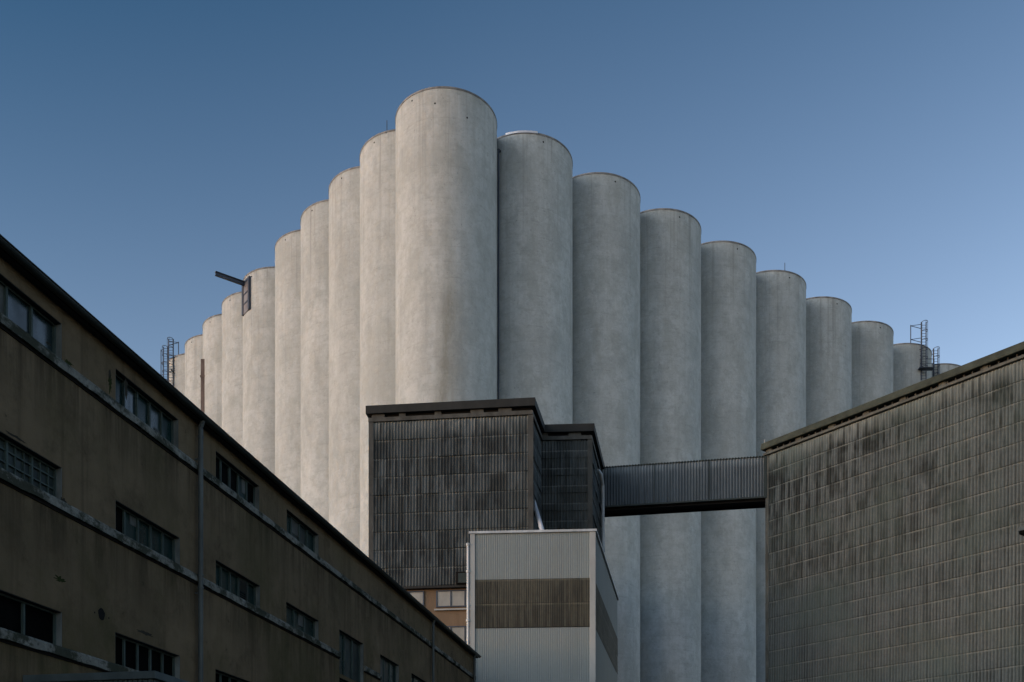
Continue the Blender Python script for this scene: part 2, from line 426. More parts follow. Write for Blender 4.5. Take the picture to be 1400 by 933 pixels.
# antenna rods
def rod(px, silo, h, label):
    s = silo; Y = s.y-RS*.6
    p = at(px, s.y-RS+.35); 
    b = MB(); b.tube([(0, 0, -.3), (0, 0, h)], .035, 6); b.obox((-.1, -.1, -.3), (.2, 0, 0), (0, .2, 0), (0, 0, .12))
    o = b.build('antenna_rod', M['steel']); o.location = (p.x, p.y, TOPZ+.1)
    tag(o, label, 'antenna')
rod(529, LPOS[0], .9, 'thin antenna rod on the rim of the silo left of the corner silo')
rod(1073, RPOS[4], .9, 'thin antenna rod on the rim of the fifth silo right of the corner')
# conductor pipe in the joint right of the corner silo
def joint(a, b_): return (a+b_)/2
jp = at(681.6, CXY.y+1.2)
b = MB(); b.tube([z3(jp, 0), z3(jp, zz(205, jp.y))], .075, 8)
b.tube([z3(jp, zz(205, jp.y)), z3(jp+Vector((.15, .4, 0)), zz(203, jp.y))], .11, 8)
tag(b.build('downpipe', M['steel']), 'thin dark pipe in the joint right of the tall corner silo', 'pipe')

# hoist door and beam on the fifth left silo
c5 = LPOS[4]; fp = c5+NL*RS
root = empty('hoist_bay', z3(fp, zz(428, fp.y)))
tag(root, 'dark hoist door frame with jutting steel beam at the top of a left silo', 'hoist')
zb = zz(428, fp.y); zt = zz(387, fp.y)
W2 = .98; org = fp-DL*(W2+.1)-NL*.9
def loc(p): return p-root.location
b = MB()
b.obox(loc(z3(org, zb)), DL*.28, NL*1.05, UP*(zt-zb)); b.obox(loc(z3(org+DL*(2*W2-.34), zb)), DL*.34, NL*1.05, UP*(zt-zb+.02))
b.obox(loc(z3(org, zt)), DL*2*W2, NL*1.04, UP*.3)
for f_ in (.3, .62): b.obox(loc(z3(org+DL*.28, zb+(zt-zb)*f_)), DL*(2*W2-.62), NL*1.02, UP*.14)
b.build('frame', M['steel'], root)
b = MB(); b.obox(loc(z3(org+DL*.25, zb)), DL*(2*W2-.56), NL*.97, UP*(zt-zb)); b.build('door_panel', M['hoistpane'], root)
b = MB(); bz = zz(388.5, fp.y)
st = fp+DL*(.1)-NL*.2
b.obox(loc(z3(st, bz-.10)), DL*.34, NL*3.65, UP*.06); b.obox(loc(z3(st, bz+.28)), DL*.34, NL*3.65, UP*.06)
b.obox(loc(z3(st+DL*.14, bz-.04)), DL*.07, NL*3.65, UP*.32)
b.build('beam', M['steel'], root)

# vertical rusty duct in the joint of the seventh left silo
c7 = LPOS[6]; px7 = 277.6; 
q = at(px7, c7.y-2.6)
b = MB(); zt7 = zz(491, q.y)
b.obox(z3(q-Vector((.28, 0, 0)), 6), (.56, 0, 0), (0, .9, 0), (0, 0, zt7-6))
for zc in (zt7-2.2, zt7-9.5, zt7-17): b.obox(z3(q-Vector((.36, .06, 0)), zc), (.72, 0, 0), (0, .7, 0), (0, 0, .2))
tag(b.build('vertical_duct', M['rust']), 'narrow rusty duct running down between two left silos', 'duct')

# ladder masts
def ladder_mast(p, ax, out, z0, z1, name_label, platform=True, wide=1.35):
    root = empty('ladder_mast', z3(p, z0)); tag(root, name_label, 'ladder')
    L = lambda a, o_, z: ax*a+out*o_+UP*(z-z0)
    r = .06
    rails = [(0, 0), (.62, 0)]
    for a, o_ in rails:
        b = MB(); b.tube([L(a, o_, z0), L(a, o_, z1)], .07, 8); b.build('rail', M['steel'], root)
    b = MB(); z = z0+.2
    while z < z1: b.tube([L(0, 0, z), L(.62, 0, z)], .028, 6); z += .36
    b.build('rung', M['steel'], root)
    b = MB(); z = z1-.1
    while z > z0+1.0:
        b.tube([L(0, 0, z)]+[L(.31-.42*cos(t*pi/6), .75*sin(t*pi/6), z) for t in range(1, 6)]+[L(.62, 0, z)], .035, 6); z -= 1.15
    for t in (1, 3, 5): b.tube([L(.31-.42*cos(t*pi/6), .75*sin(t*pi/6), z0+1), L(.31-.42*cos(t*pi/6), .75*sin(t*pi/6), z1-.1)], .026, 6)
    b.build('safety_cage', M['steel'], root)
    b = MB()
    for a in (-wide,): b.tube([L(a, 0, min(z0+.6*(z1-z0), z1-4.6)), L(a, 0, z1-.35)], .06, 6)
    zz_ = z1-.45
    for i in range(3):
        b.tube([L(-wide, 0, zz_), L(0, 0, zz_-.35)], .04, 6); b.tube([L(-wide, 0, zz_), L(0, 0, zz_+.2)], .035, 6); zz_ -= 1.75
    b.build('side_frame', M['steel'], root)
    if platform:
        b = MB(); zp = z0+1.25
        b.obox(L(-.5, -.1, zp), ax*1.9, out*.9, UP*.09)
        for a in (-.45, 1.35):
            b.tube([L(a, .75, zp), L(a, .75, zp+1.1)], .035, 6)
        b.tube([L(-.45, .75, zp+1.1), L(1.35, .75, zp+1.1)], .035, 6); b.tube([L(-.45, .75, zp+.55), L(1.35, .75, zp+.55)], .03, 6)
        b.build('platform', M['steel'], root)
    return root
c8 = RPOS[7]
p8 = at(1259.5, c8.y-RS*.93); 
ladder_mast(p8, Vector((1, 0, 0)), Vector((0, -1, 0)), zz(520, p8.y), zz(441, p8.y), 'tall cage ladder mast with small platform on a right silo')
c9 = RPOS[8]; p9 = at(1276, c9.y-RS*1.0)
ladder_mast(p9, Vector((1, 0, 0)), Vector((0, -1, 0)), zz(530, p9.y), zz(477, p9.y), 'shorter cage ladder behind the tall one, over the roof edge', False, .75)
cl9 = LPOS[8]
pL = at(230.5, cl9.y-RS*.8)
ladder_mast(pL, Vector((1, 0, 0)), Vector((0, -1, 0)), zz(560, pL.y), zz(464, pL.y), 'dark ladder mast standing beside the leftmost silo', False, -1.3)
pL2 = at(223.5, cl9.y+RS*1.0)
ladder_mast(pL2, Vector((1, 0, 0)), Vector((0, -1, 0)), zz(560, pL2.y), zz(475, pL2.y), 'faint thin cage ladder left of the leftmost silo', False, .35)

# ------------------------------------------------------------------ sheet cladding
def cladding(mb, P0, P1, ztop, zbot, sw, rh, pitch, amp, out, jit=.02, seg=6, lap=.04, v0=0):
    "corrugated sheets laid in lapping rows; out = outward unit normal"
    P0 = Vector(P0); P1 = Vector(P1); L = (P1-P0).length; t = (P1-P0)/L
    flip = t.cross(UP).dot(out) < 0
    rows = int(math.ceil((ztop-zbot)/rh)); n = int(math.ceil(L/sw))
    step = pitch/seg
    for k in range(rows):
        za = ztop-k*rh; zb_ = max(zbot, za-rh)
        for i in range(n):
            s0 = i*sw; s1 = min(L, s0+sw); j0 = random.uniform(0, jit); j1 = random.uniform(0, jit)
            dz = random.uniform(-.5, .5)*jit
            m = max(1, int(round((s1-s0)/step)))
            for q in range(m):
                a = s0+(s1-s0)*q/m; c = s0+(s1-s0)*(q+1)/m
                da = amp*cos(2*pi*a/pitch)+j0; dc = amp*cos(2*pi*c/pitch)+j0
                pa = P0+t*a; pc = P0+t*c
                A = z3(pa+out*(da+amp+lap+j1), zb_-(dz if zb_ > zbot else 0)); B = z3(pc+out*(dc+amp+lap+j1), zb_-(dz if zb_ > zbot else 0))
                C = z3(pc+out*(dc+amp), za); D = z3(pa+out*(da+amp), za)
                va = za-ztop+v0-1e-4; vb = zb_-ztop+v0+1e-4
                if flip: mb.quad(B, A, D, C, [(c, vb), (a, vb), (a, va), (c, va)])
                else: mb.quad(A, B, C, D, [(a, vb), (c, vb), (c, va), (a, va)])
def norm(P0, P1, toward=(0, 0)):
    t = (Vector(P1)-Vector(P0)).normalized(); n = Vector((t.y, -t.x, 0))
    if n.dot(Vector((toward[0], toward[1], 0))-Vector(P0)) < 0: n = -n
    return n
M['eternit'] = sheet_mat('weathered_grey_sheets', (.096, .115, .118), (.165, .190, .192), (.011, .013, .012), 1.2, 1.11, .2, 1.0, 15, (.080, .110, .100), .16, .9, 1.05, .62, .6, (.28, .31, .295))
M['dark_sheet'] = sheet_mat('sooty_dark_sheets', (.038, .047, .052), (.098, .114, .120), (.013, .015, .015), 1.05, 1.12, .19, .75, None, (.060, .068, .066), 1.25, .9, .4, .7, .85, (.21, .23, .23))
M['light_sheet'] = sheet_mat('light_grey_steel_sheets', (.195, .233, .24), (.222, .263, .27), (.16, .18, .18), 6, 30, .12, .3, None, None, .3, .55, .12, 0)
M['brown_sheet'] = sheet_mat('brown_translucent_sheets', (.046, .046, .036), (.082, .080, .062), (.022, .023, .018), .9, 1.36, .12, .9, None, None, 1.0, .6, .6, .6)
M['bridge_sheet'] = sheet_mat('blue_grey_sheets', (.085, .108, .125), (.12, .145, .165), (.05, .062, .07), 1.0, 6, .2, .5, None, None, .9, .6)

# ------------------------------------------------------------------ right warehouse
D_R = Vector((.6113, -.7914, 0)); A0 = at(1048, 69.0)
WL = 100  # unseen far stretch added to block the low sky on the right
A1 = A0+D_R*WL
nR = norm(A0, A1)                   # towards the camera
backR = Vector((cos(T1), sin(T1), 0))
wz = zz(624.5, 69.0)
root = empty('warehouse', A0); tag(root, 'large warehouse on the right clad in streaked grey corrugated sheets', 'warehouse')
A = A0
def rl(p): return p-A
b = MB(); e = [A0-nR*.12, A1-nR*.12, A1-nR*22, A0-nR*22]; e = [rl(p) for p in e]
if (e[1]-e[0]).cross(e[2]-e[1]).z < 0: e = e[::-1]
b.prism(e, 0, wz-.02); b.build('wall', M['darkwall'], root)
b = MB(); cladding(b, rl(A0+D_R*.22), rl(A1), wz, 0, 1.2, 1.11, .2, .035, nR, .006)
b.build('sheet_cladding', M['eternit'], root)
b = MB(); z = wz
while z > 0:
    zb = max(0, z-1.11); b.obox(rl(z3(A0-nR*.12-D_R*.02, zb+.012)), D_R*.26, nR*(.12+.09+random.uniform(0, .03)), UP*(z-zb-.012)); z -= 1.11
b.build('corner_trim', M['ledge'], root)
# cladding of the hidden end wall, towards the silos
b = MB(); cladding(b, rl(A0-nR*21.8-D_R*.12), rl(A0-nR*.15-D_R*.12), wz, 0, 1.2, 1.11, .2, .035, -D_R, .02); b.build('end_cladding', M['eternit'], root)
oh = .55
b = MB()
b.obox(rl(z3(A0-D_R*.12-nR*.1, wz+.03)), D_R*(WL+.1), nR*.33, UP*.17)
b.build('ledge', M['ledge'], root, bevel=.02)
b = MB(); b.obox(rl(z3(A0-D_R*.1-nR*.3, wz+.19)), D_R*WL, nR*.25, UP*.5); b.build('vent_recess', M['hole'], root)
b = MB()
for i in range(28):
    b = MB(); b.obox(rl(z3(A0+D_R*(.15+2.5*i-.12 if i else .1)-nR*.1, wz+.205)), D_R*.42, nR*.31, UP*.30)
    b.build('bracket', M['ledge'], root)
b = MB(); s = .5
while s < 45: b.obox(rl(z3(A0+D_R*s-nR*.05, wz+.205)), D_R*.07, nR*.22, UP*.30); s += .5
b.build('vent_grille', M['soffit'], root)
# roof edge: a sloping mossy sheet over a dark soffit
b = MB(); zs = wz+.55
P = lambda s, o, z: rl(z3(A0+D_R*s+nR*o, z))
prof = [(.46, zs-.19), (.48, zs-.12), (.40, zs+.26), (.1, zs+.38), (-21, zs+2.2), (-21, zs)]
rnd = [0]
N = 40
for k in range(N):
    s0 = -.12+(WL+.27)*k/N; s1 = -.12+(WL+.27)*(k+1)/N
    for (o0, z0), (o1, z1) in zip(prof, prof[1:]+prof[:1]): b.quad(P(s0, o0, z0), P(s1, o0, z0), P(s1, o1, z1), P(s0, o1, z1))
b.poly([P(-.12, o, z) for o, z in prof]); b.poly([P(WL+.15, o, z) for o, z in reversed(prof)])
b.build('roof', M['mossroof'], root)
b = MB(); b.tube([P(.15, .38, zs+.2), P(.15, .4, zs+.42), P(.1, .3, zs+.5), P(0, .2, zs+.4)], .03, 6); b.build('roof_hook', M['trim'], root)

# flood light at the right edge of the picture
s_l = 17.95; q = A0+D_R*s_l+nR*.1; zl = zz(727, q.y)
fl = empty('flood_light', z3(q, zl)); tag(fl, 'small flood light sticking out from the grey warehouse wall', 'lamp')
b = MB(); b.tube([(0, 0, .25), nR*.5+UP*.3, nR*.75+UP*.15], .04, 8); b.obox(-D_R*.1-UP*.0, D_R*.2, nR*.06, UP*.45); b.build('arm', M['steel'], fl)
b = MB(); c = nR*.75; h0 = [c+D_R*x+nR*y+UP*.12 for x, y in ((-.3, -.2), (.3, -.2), (.3, .3), (-.3, .3))]; h1 = [c+D_R*x+nR*y-UP*.12 for x, y in ((-.34, -.25), (.34, -.25), (.34, .42), (-.34, .42))]
b.poly(h0[::-1]); b.poly(h1)
for i in range(4): j = (i+1) % 4; b.quad(h0[i], h0[j], h1[j], h1[i])
b.build('housing', M['pipe'], fl, bevel=.02)
b = MB(); b.obox(c-D_R*.30-nR*.22-UP*.3, D_R*.6, nR*.6, UP*.175); b.build('lens', M['pane_black'], fl, bevel=.03)

# ------------------------------------------------------------------ dark clad tower
K = .1842
DD = Vector((K, 1, 0)).normalized()           # depth direction shared by the yard's buildings
d0 = at(507, 62.1); d1 = at(725, 61.0); d2 = d1+DD*3.95; d3 = at(806, 64.7); d4 = d3+DD*9.3
zd = zz(568.5, 61.0)
root = empty('clad_tower', d1); tag(root, 'tall tower clad in sooty dark corrugated sheets with black flat cornice', 'building')
A = d1
zbase = zz(803, 61.6)
b = MB(); e = [rl(p) for p in (d0, d1, d2, d3, d4, d4+Vector((-14.5, 1.2, 0)), d0+DD*11)]
ins = .12; c_ = Vector((-4, 6, 0))
b.prism([p+(c_-p).normalized()*ins for p in e], 0, zd); b.build('wall', M['darkwall'], root)
b = MB()
for P0, P1, v0 in ((d0, d1, 0), (d1, d2, -40), (d2, d3, -80), (d3, d4, -120)):
    n = norm(P0, P1, (30, 0) if P0 is not d0 and P0 is not d2 else (0, 0))
    cladding(b, rl(P0), rl(P1), zd, zbase, 1.05, 1.12, .19, .026, n, .035, v0=v0)
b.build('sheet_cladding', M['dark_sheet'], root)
b = MB()
for p, q in ((d1, 1), (d3, 1), (d0, 0)):
    b.obox(rl(z3(p-Vector((.12, 0, 0)), zbase))+Vector((0, -.14, 0)), (.3, 0, 0), (0, .2, 0), UP*(zd-zbase))
b.build('corner_trim', M['soffit'], root)
# cornice
outl = [d0, d1, d2, d3, d4]
def offset_line(pts, o):
    res = []
    ns = [norm(a, b_, (200, -20) if i % 2 else (0, -60)) for i, (a, b_) in enumerate(zip(pts, pts[1:]))]
    for i, p in enumerate(pts):
        if i == 0: res.append(p+ns[0]*o)
        elif i == len(pts)-1: res.append(p+ns[-1]*o)
        else:
            a, c = ns[i-1], ns[i]; m = (a+c).normalized(); res.append(p+m*(o/max(.3, m.dot(a))))
    return res
def cornice(mb, o_out, o_in, z0, z1, ext0=0, ext1=0):
    pts = list(outl); pts[0] = pts[0]-(d1-d0).normalized()*ext0; pts[-1] = pts[-1]+DD*ext1
    O = offset_line(pts, o_out); I = offset_line(pts, o_in)
    for i in range(len(pts)-1):
        a, b_, c, d = rl(O[i]), rl(O[i+1]), rl(I[i+1]), rl(I[i])
        mb.quad(z3(a, z0), z3(b_, z0), z3(b_, z1), z3(a, z1)); mb.quad(z3(a, z1), z3(b_, z1), z3(c, z1), z3(d, z1))
        mb.quad(z3(d, z0), z3(c, z0), z3(b_, z0), z3(a, z0)); mb.quad(z3(c, z0), z3(d, z0), z3(d, z1), z3(c, z1))
    for i, fl_ in ((0, 0), (len(pts)-1, 1)):
        a, d = rl(O[i]), rl(I[i]); q = [z3(a, z0), z3(a, z1), z3(d, z1), z3(d, z0)]; mb.poly(q[::-1] if fl_ else q)
b = MB(); cornice(b, .34, -.4, zd+.46, zd+.94, .24, 0); b.build('fascia', M['felt'], root)
b = MB(); cornice(b, .17, -.3, zd+.02, zd+.26, .12, 0); b.build('ledge', M['soffit'], root)
b = MB(); cornice(b, .02, -.3, zd+.26, zd+.46, .02, 0); b.build('vent_recess', M['hole'], root)
b = MB()
for (a, c) in ((d0, d1), (d2, d3)):
    t = (c-a).normalized(); L = (c-a).length; n = norm(a, c); s = .1
    while s < L-.4:
        wv = random.choice((.25, .5)); b.obox(rl(z3(a+t*s+n*.02, zd+.265)), t*wv*1.6, n*.14, UP*.19); s += random.choice((1.3, 2.2, 1.7))
b.build('soffit_block', M['soffit'], root)
b = MB(); top = [rl(p) for p in (d0, d1, d2, d3, d4, d4+Vector((-14.5, 1.2, 0)), d0+DD*11)]; b.poly([z3(p, zd+.9) for p in top]); b.build('roof', M['tile'], root)
# orange lower storeys
b = MB(); o0 = d0-(d1-d0).normalized()*.0+norm(d0, d1)*.03; o1 = d1+norm(d0, d1)*.03; n = norm(o0, o1); t = (o1-o0).normalized(); L = (o1-o0).length
def so(px):      # distance along the orange wall of a photo column
    lo, hi = 0, L
    for _ in range(40):
        m = (lo+hi)/2; p = o0+t*m
        if CX+F*p.x/p.y < px: lo = m
        else: hi = m
    return lo
Y6 = 61.8
b.obox(rl(z3(o0, 0)), t*L, -n*.1, UP*(zbase-.05)); b.build('plaster_wall', M['orange'], root)
b = MB(); b.obox(rl(z3(o0, zbase-.12)), t*L, n*.34, UP*.14); b.build('drip_edge', M['felt'], root)
def owin(px0, px1, y0, y1, panes):
    a, c = so(px0), so(px1); zb, zt = zz(y1, Y6), zz(y0, Y6)
    f = MB()
    for z in (zb, zt-.07): f.obox(rl(z3(o0+t*a+n*.005, z)), t*(c-a), n*.08, UP*.07)
    for i in range(panes+1): 
        s = a+(c-a-.07)*i/panes; f.obox(rl(z3(o0+t*s+n*.005, zb+.07)), t*.07, n*.075, UP*(zt-zb-.14))
    w_ = f.build('window', M['steel'], root)
    p = MB(); p.obox(rl(z3(o0+t*(a+.03)+n*.003, zb+.04)), t*(c-a-.06), n*.035, UP*(zt-zb-.08)); p.build('pane', M['curtain'], w_)
    s_ = MB(); s_.obox(rl(z3(o0+t*(a-.1), zb-.2)), t*(c-a+.2), n*.16, UP*.09); s_.build('sill', M['trim'], w_)
for y0, y1 in ((809, 832), (858, 881), (907, 930), (956, 979)):
    for a, c, k in ((517, 536, 1), (539, 580, 2), (596.5, 656, 3)): owin(a, c, y0, y1, k)
b = MB(); a = so(625); zt = zz(785, 61.5); b.obox(rl(z3(o0+t*a, zz(801, 61.5))), t*1.3, n*.46, UP*(zt-zz(801, 61.5))); w_ = b.build('window', M['hole'], root)
b = MB(); b.obox(rl(z3(o0+t*(a+.14)+n*.4, zz(800, 61.5))), t*1.0, n*.075, UP*(zt-zz(798, 61.5))); b.build('pane', M['glass2'], w_)
# downpipe on the right flank
pf = d3+DD*5.6; nf = norm(d3, d4, (200, 0))
b = MB(); zt = zd-.3
b.tube([z3(pf+nf*.1-DD*1.2, zt), z3(pf+nf*.28-DD*.8, zt-.15), z3(pf+nf*.34-DD*.2, zt-.7), z3(pf+nf*.34, zt-1.6), z3(pf+nf*.34, zz(760, pf.y))], .12, 10)
tag(b.build('downpipe', M['zinc']), 'grey downpipe with curved head on the right flank of the dark tower', 'pipe')

# ------------------------------------------------------------------ light grey tower
l0 = at(643, 57.45); l1 = at(813, 57.0); l2 = l1+DD*16.2
zl = zz(724.5, 57.0)+.0
root = empty('sheet_metal_tower', l1); tag(root, 'light grey ribbed metal tower with a brown band, below the dark tower', 'building'); A = l1
nfr = norm(l0, l1); nsd = norm(l1, l2, (200, 0))
inn = d4+Vector((.25, 0, 0))
plan = [l0, l1, l2, l2-nsd*(.85), d3+nsd*.22, d3+Vector((0, -.3, 0))-DD*.1, Vector((l0.x+.2, 60.4, 0))]
plan = [rl(p) for p in (l0+(DD-nfr*0)*.06, l1-nfr*.06-nsd*.06, l2-nsd*.06, l2-nsd*.8, l1-nsd*.8+DD*4.6-nfr*0, Vector((l1.x-.3, 60.3, 0)), Vector((l0.x+.5, 60.8, 0)))]
b = MB(); b.prism(plan, 0, zl-.06); b.build('wall', M['darkwall'], root)
zt1, zb1 = zz(792, 57.2), zz(858, 57.2)
tF = (l1-l0).normalized(); LF = (l1-l0).length
tw = .27
b = MB()
cladding(b, rl(l0+tF*tw), rl(l1-tF*tw), zl-.1, zt1+.02, 6, 30, .125, .007, nfr, 0, 6, 0)
cladding(b, rl(l1+DD*.02), rl(l2), zl-.1, zt1-.1, 6, 30, .125, .007, nsd, 0, 6, 0, -80)
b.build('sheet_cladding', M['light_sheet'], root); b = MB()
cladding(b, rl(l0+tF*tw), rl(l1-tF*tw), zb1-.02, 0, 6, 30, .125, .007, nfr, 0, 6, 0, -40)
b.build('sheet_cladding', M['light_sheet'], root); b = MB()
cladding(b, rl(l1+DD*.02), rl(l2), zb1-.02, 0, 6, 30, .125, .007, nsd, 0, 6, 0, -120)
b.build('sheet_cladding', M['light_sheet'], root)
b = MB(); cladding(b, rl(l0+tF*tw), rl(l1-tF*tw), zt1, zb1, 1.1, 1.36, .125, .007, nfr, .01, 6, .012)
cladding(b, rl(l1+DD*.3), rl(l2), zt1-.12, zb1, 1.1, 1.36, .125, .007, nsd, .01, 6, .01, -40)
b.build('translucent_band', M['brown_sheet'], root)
b = MB()
b.obox(rl(z3(l0, 0)), tF*tw, nfr*.07, UP*(zl-.12)); b.obox(rl(z3(l1-tF*tw, 0)), tF*(tw+.05), nfr*.07, UP*(zl-.12)); b.obox(rl(z3(l1+nsd*.003, 0)), DD*.2, nsd*.05, UP*(zl-.12))
b.build('corner_trim', M['trim'], root, bevel=.01)
b = MB(); b.obox(rl(z3(l0-tF*.08, zl-.11)), tF*(LF+.2), nfr*.12, UP*.13); b.obox(rl(z3(l1-DD*.05, zl-.108)), DD*16.2, nsd*.12, UP*.125)
b.build('coping', M['zinc'], root)
b = MB(); b.poly([z3(p, zl-.03) for p in plan]); b.build('roof', M['tile'], root)
q = l0-tF*.12+nfr*.05
b = MB(); b.tube([z3(q, 0), z3(q, zz(744, 57.4))], .085, 10)
for zc in (zz(746, 57.4), zz(783, 57.4), zz(850, 57.4)): b.tube([z3(q, zc), z3(q, zc+.12)], .12, 10)
tag(b.build('downpipe', M['zinc']), 'pale vertical pipe on the left corner of the light grey tower', 'pipe')
# slanting bright pipe
a, c = at(728.5, 62.6), at(744.5, 60.2)
b = MB(); b.tube([z3(a, zz(680, a.y)), z3(a*.97+c*.03, zz(685, a.y)), z3(c, zz(736, c.y))], [.04, .14, .14], 12)
tag(b.build('slanting_pipe', M['whitepipe'], smooth=False), 'bright slanting pipe rising from behind the light grey tower', 'pipe')

# ------------------------------------------------------------------ footbridge
DP = Vector((1, -K, 0)).normalized()
b0 = at(820.2, 71.0); nb = -DD
# the near face runs from the dark tower to the warehouse corner
kk = 0
for i in range(2000):
    kk = i*.01; p = b0+DP*kk
    if CX+F*p.x/p.y > 1048.5: break
b1 = b0+DP*kk
zt0, zb0 = zz(640, 71.0), zz(694, 71.0)
root = empty('conveyor_bridge', b0); tag(root, 'blue grey corrugated enclosed bridge between dark tower and warehouse', 'bridge'); A = b0
b = MB(); b.obox(rl(z3(b0+DD*.05, zb0)), DP*kk, DD*1.5, UP*(zt0-zb0-.05)); b.build('wall', M['darkwall'], root)
b = MB(); cladding(b, rl(b0), rl(b1), zt0-.03, zb0-.03, 1.0, 6, .2, .032, nb, .006, 6, 0)
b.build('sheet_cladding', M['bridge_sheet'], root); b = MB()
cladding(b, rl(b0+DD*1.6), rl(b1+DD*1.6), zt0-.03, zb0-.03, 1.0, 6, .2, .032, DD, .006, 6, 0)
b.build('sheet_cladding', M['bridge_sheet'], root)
b = MB()
for i in range(int(kk/.2)):
    b.obox(rl(z3(b0+DP*(.03+.2*i)+nb*.12, zt0-.01)), DP*.13, DD*1.85, UP*.05)
b.obox(rl(z3(b0+nb*.10, zt0-.03)), DP*kk, DD*1.8, UP*.03)
b.build('roof', M['gutter'], root)
b = MB(); b.obox(rl(z3(b0-nb*.0, zb0-.10)), DP*kk, DD*1.62, UP*.09); 
b.obox(rl(z3(b0+DD*.1, zb0-.22)), DP*kk, DD*.12, UP*.12); b.obox(rl(z3(b0+DD*1.4, zb0-.22)), DP*kk, DD*.12, UP*.12)
b.build('underside', M['hole'], root)
for ss_ in (0.0, kk-.22):
    b = MB(); b.obox(rl(z3(b0+DP*ss_+nb*.13, zb0-.06)), DP*.2, DD*.1, UP*(zt0-zb0+.04)); b.build('flashing', M['gutter'], root)
b = MB()
for ss_ in (.33, .66): b.obox(rl(z3(b0+DP*kk*ss_+nb*.092, zb0)), DP*.05, DD*.05, UP*(zt0-zb0-.04))
b.obox(rl(z3(b0+nb*.125, zb0-.05)), DP*kk, DD*.06, UP*.10)
b.build('edge_trim', M['gutter'], root)

# ------------------------------------------------------------------ left factory building
X0 = -(.5058+K)*17
P0 = Vector((X0, 0, 0))
NW = Vector((1, -K, 0)).normalized()      # out of the wall, to the yard
def ws(px):           # distance along the wall of a photo column
    u = (px-CX)/F; return X0/(u-K)*sqrt(1+K*K)
def wp(s, o=0, z=0): return P0+DD*s+NW*o+UP*z
SE = ws(649)
S0 = -35.0  # unseen run behind the camera, added to shut out low sky
ZE = CAMZ+10.02
root = empty('factory_building', wp(SE)); A = wp(SE)
tag(root, 'long olive brown plastered factory building with rows of low strip windows', 'building')
Wl = lambda s, o=0, z=0: wp(s, o, z)-A
B1, B2, B3 = CAMZ+8.95, CAMZ+6.36, CAMZ+3.68
T1z, T2z, T3z = CAMZ+9.64, CAMZ+6.99, CAMZ+4.33
wins = []   # s0, s1, z0, z1, panes, kind
for (z0, z1, lst) in ((B1, T1z, [(-60, 84.5, 4, 'a'), (158, 244, 5, 'g'), (295, 354.5, 5, 'd'), (392, 435.5, 4, 'p')]),
                      (B2, T2z, [(-60, 85, 4, 'b'), (158, 246, 5, 'd'), (295, 355.5, 5, 'l'), (391.5, 435.5, 3, 'l')]),
                      (B3, T3z, [(-60, 85, 3, 'k'), (157.5, 246, 5, 'k'), (294.5, 356, 5, 'k'), (391.5, 435.5, 3, 'k')])):
    for a, c, k, kd in lst: wins.append((ws(a), ws(c), z0, z1, k, kd))
for a, c in ((464, 497), (520, 545.5), (562.5, 584)):
    wins.append((ws(a), ws(c), CAMZ+5.68, CAMZ+7.12, 3, 't'))
    wins.append((ws(a), ws(c), CAMZ+3.4, CAMZ+5.55, 3, 'k'))
for a, c in ((464, 497), (520, 545.5), (562.5, 584)): wins.append((ws(a), ws(c), 1.9, 4.1, 3, 'k'))
ss = sorted(set([0.0+S0, SE]+[w[0] for w in wins]+[w[1] for w in wins])); ss = [s for s in ss if S0 <= s <= SE]
zs_ = sorted(set([0, ZE]+[w[2] for w in wins]+[w[3] for w in wins]))
b = MB()
for i in range(len(ss)-1):
    for j in range(len(zs_)-1):
        sm, zm = (ss[i]+ss[i+1])/2, (zs_[j]+zs_[j+1])/2
        if any(w[0] < sm < w[1] and w[2] < zm < w[3] for w in wins): continue
        b.quad(Wl(ss[i], 0, zs_[j]), Wl(ss[i+1], 0, zs_[j]), Wl(ss[i+1], 0, zs_[j+1]), Wl(ss[i], 0, zs_[j+1]))
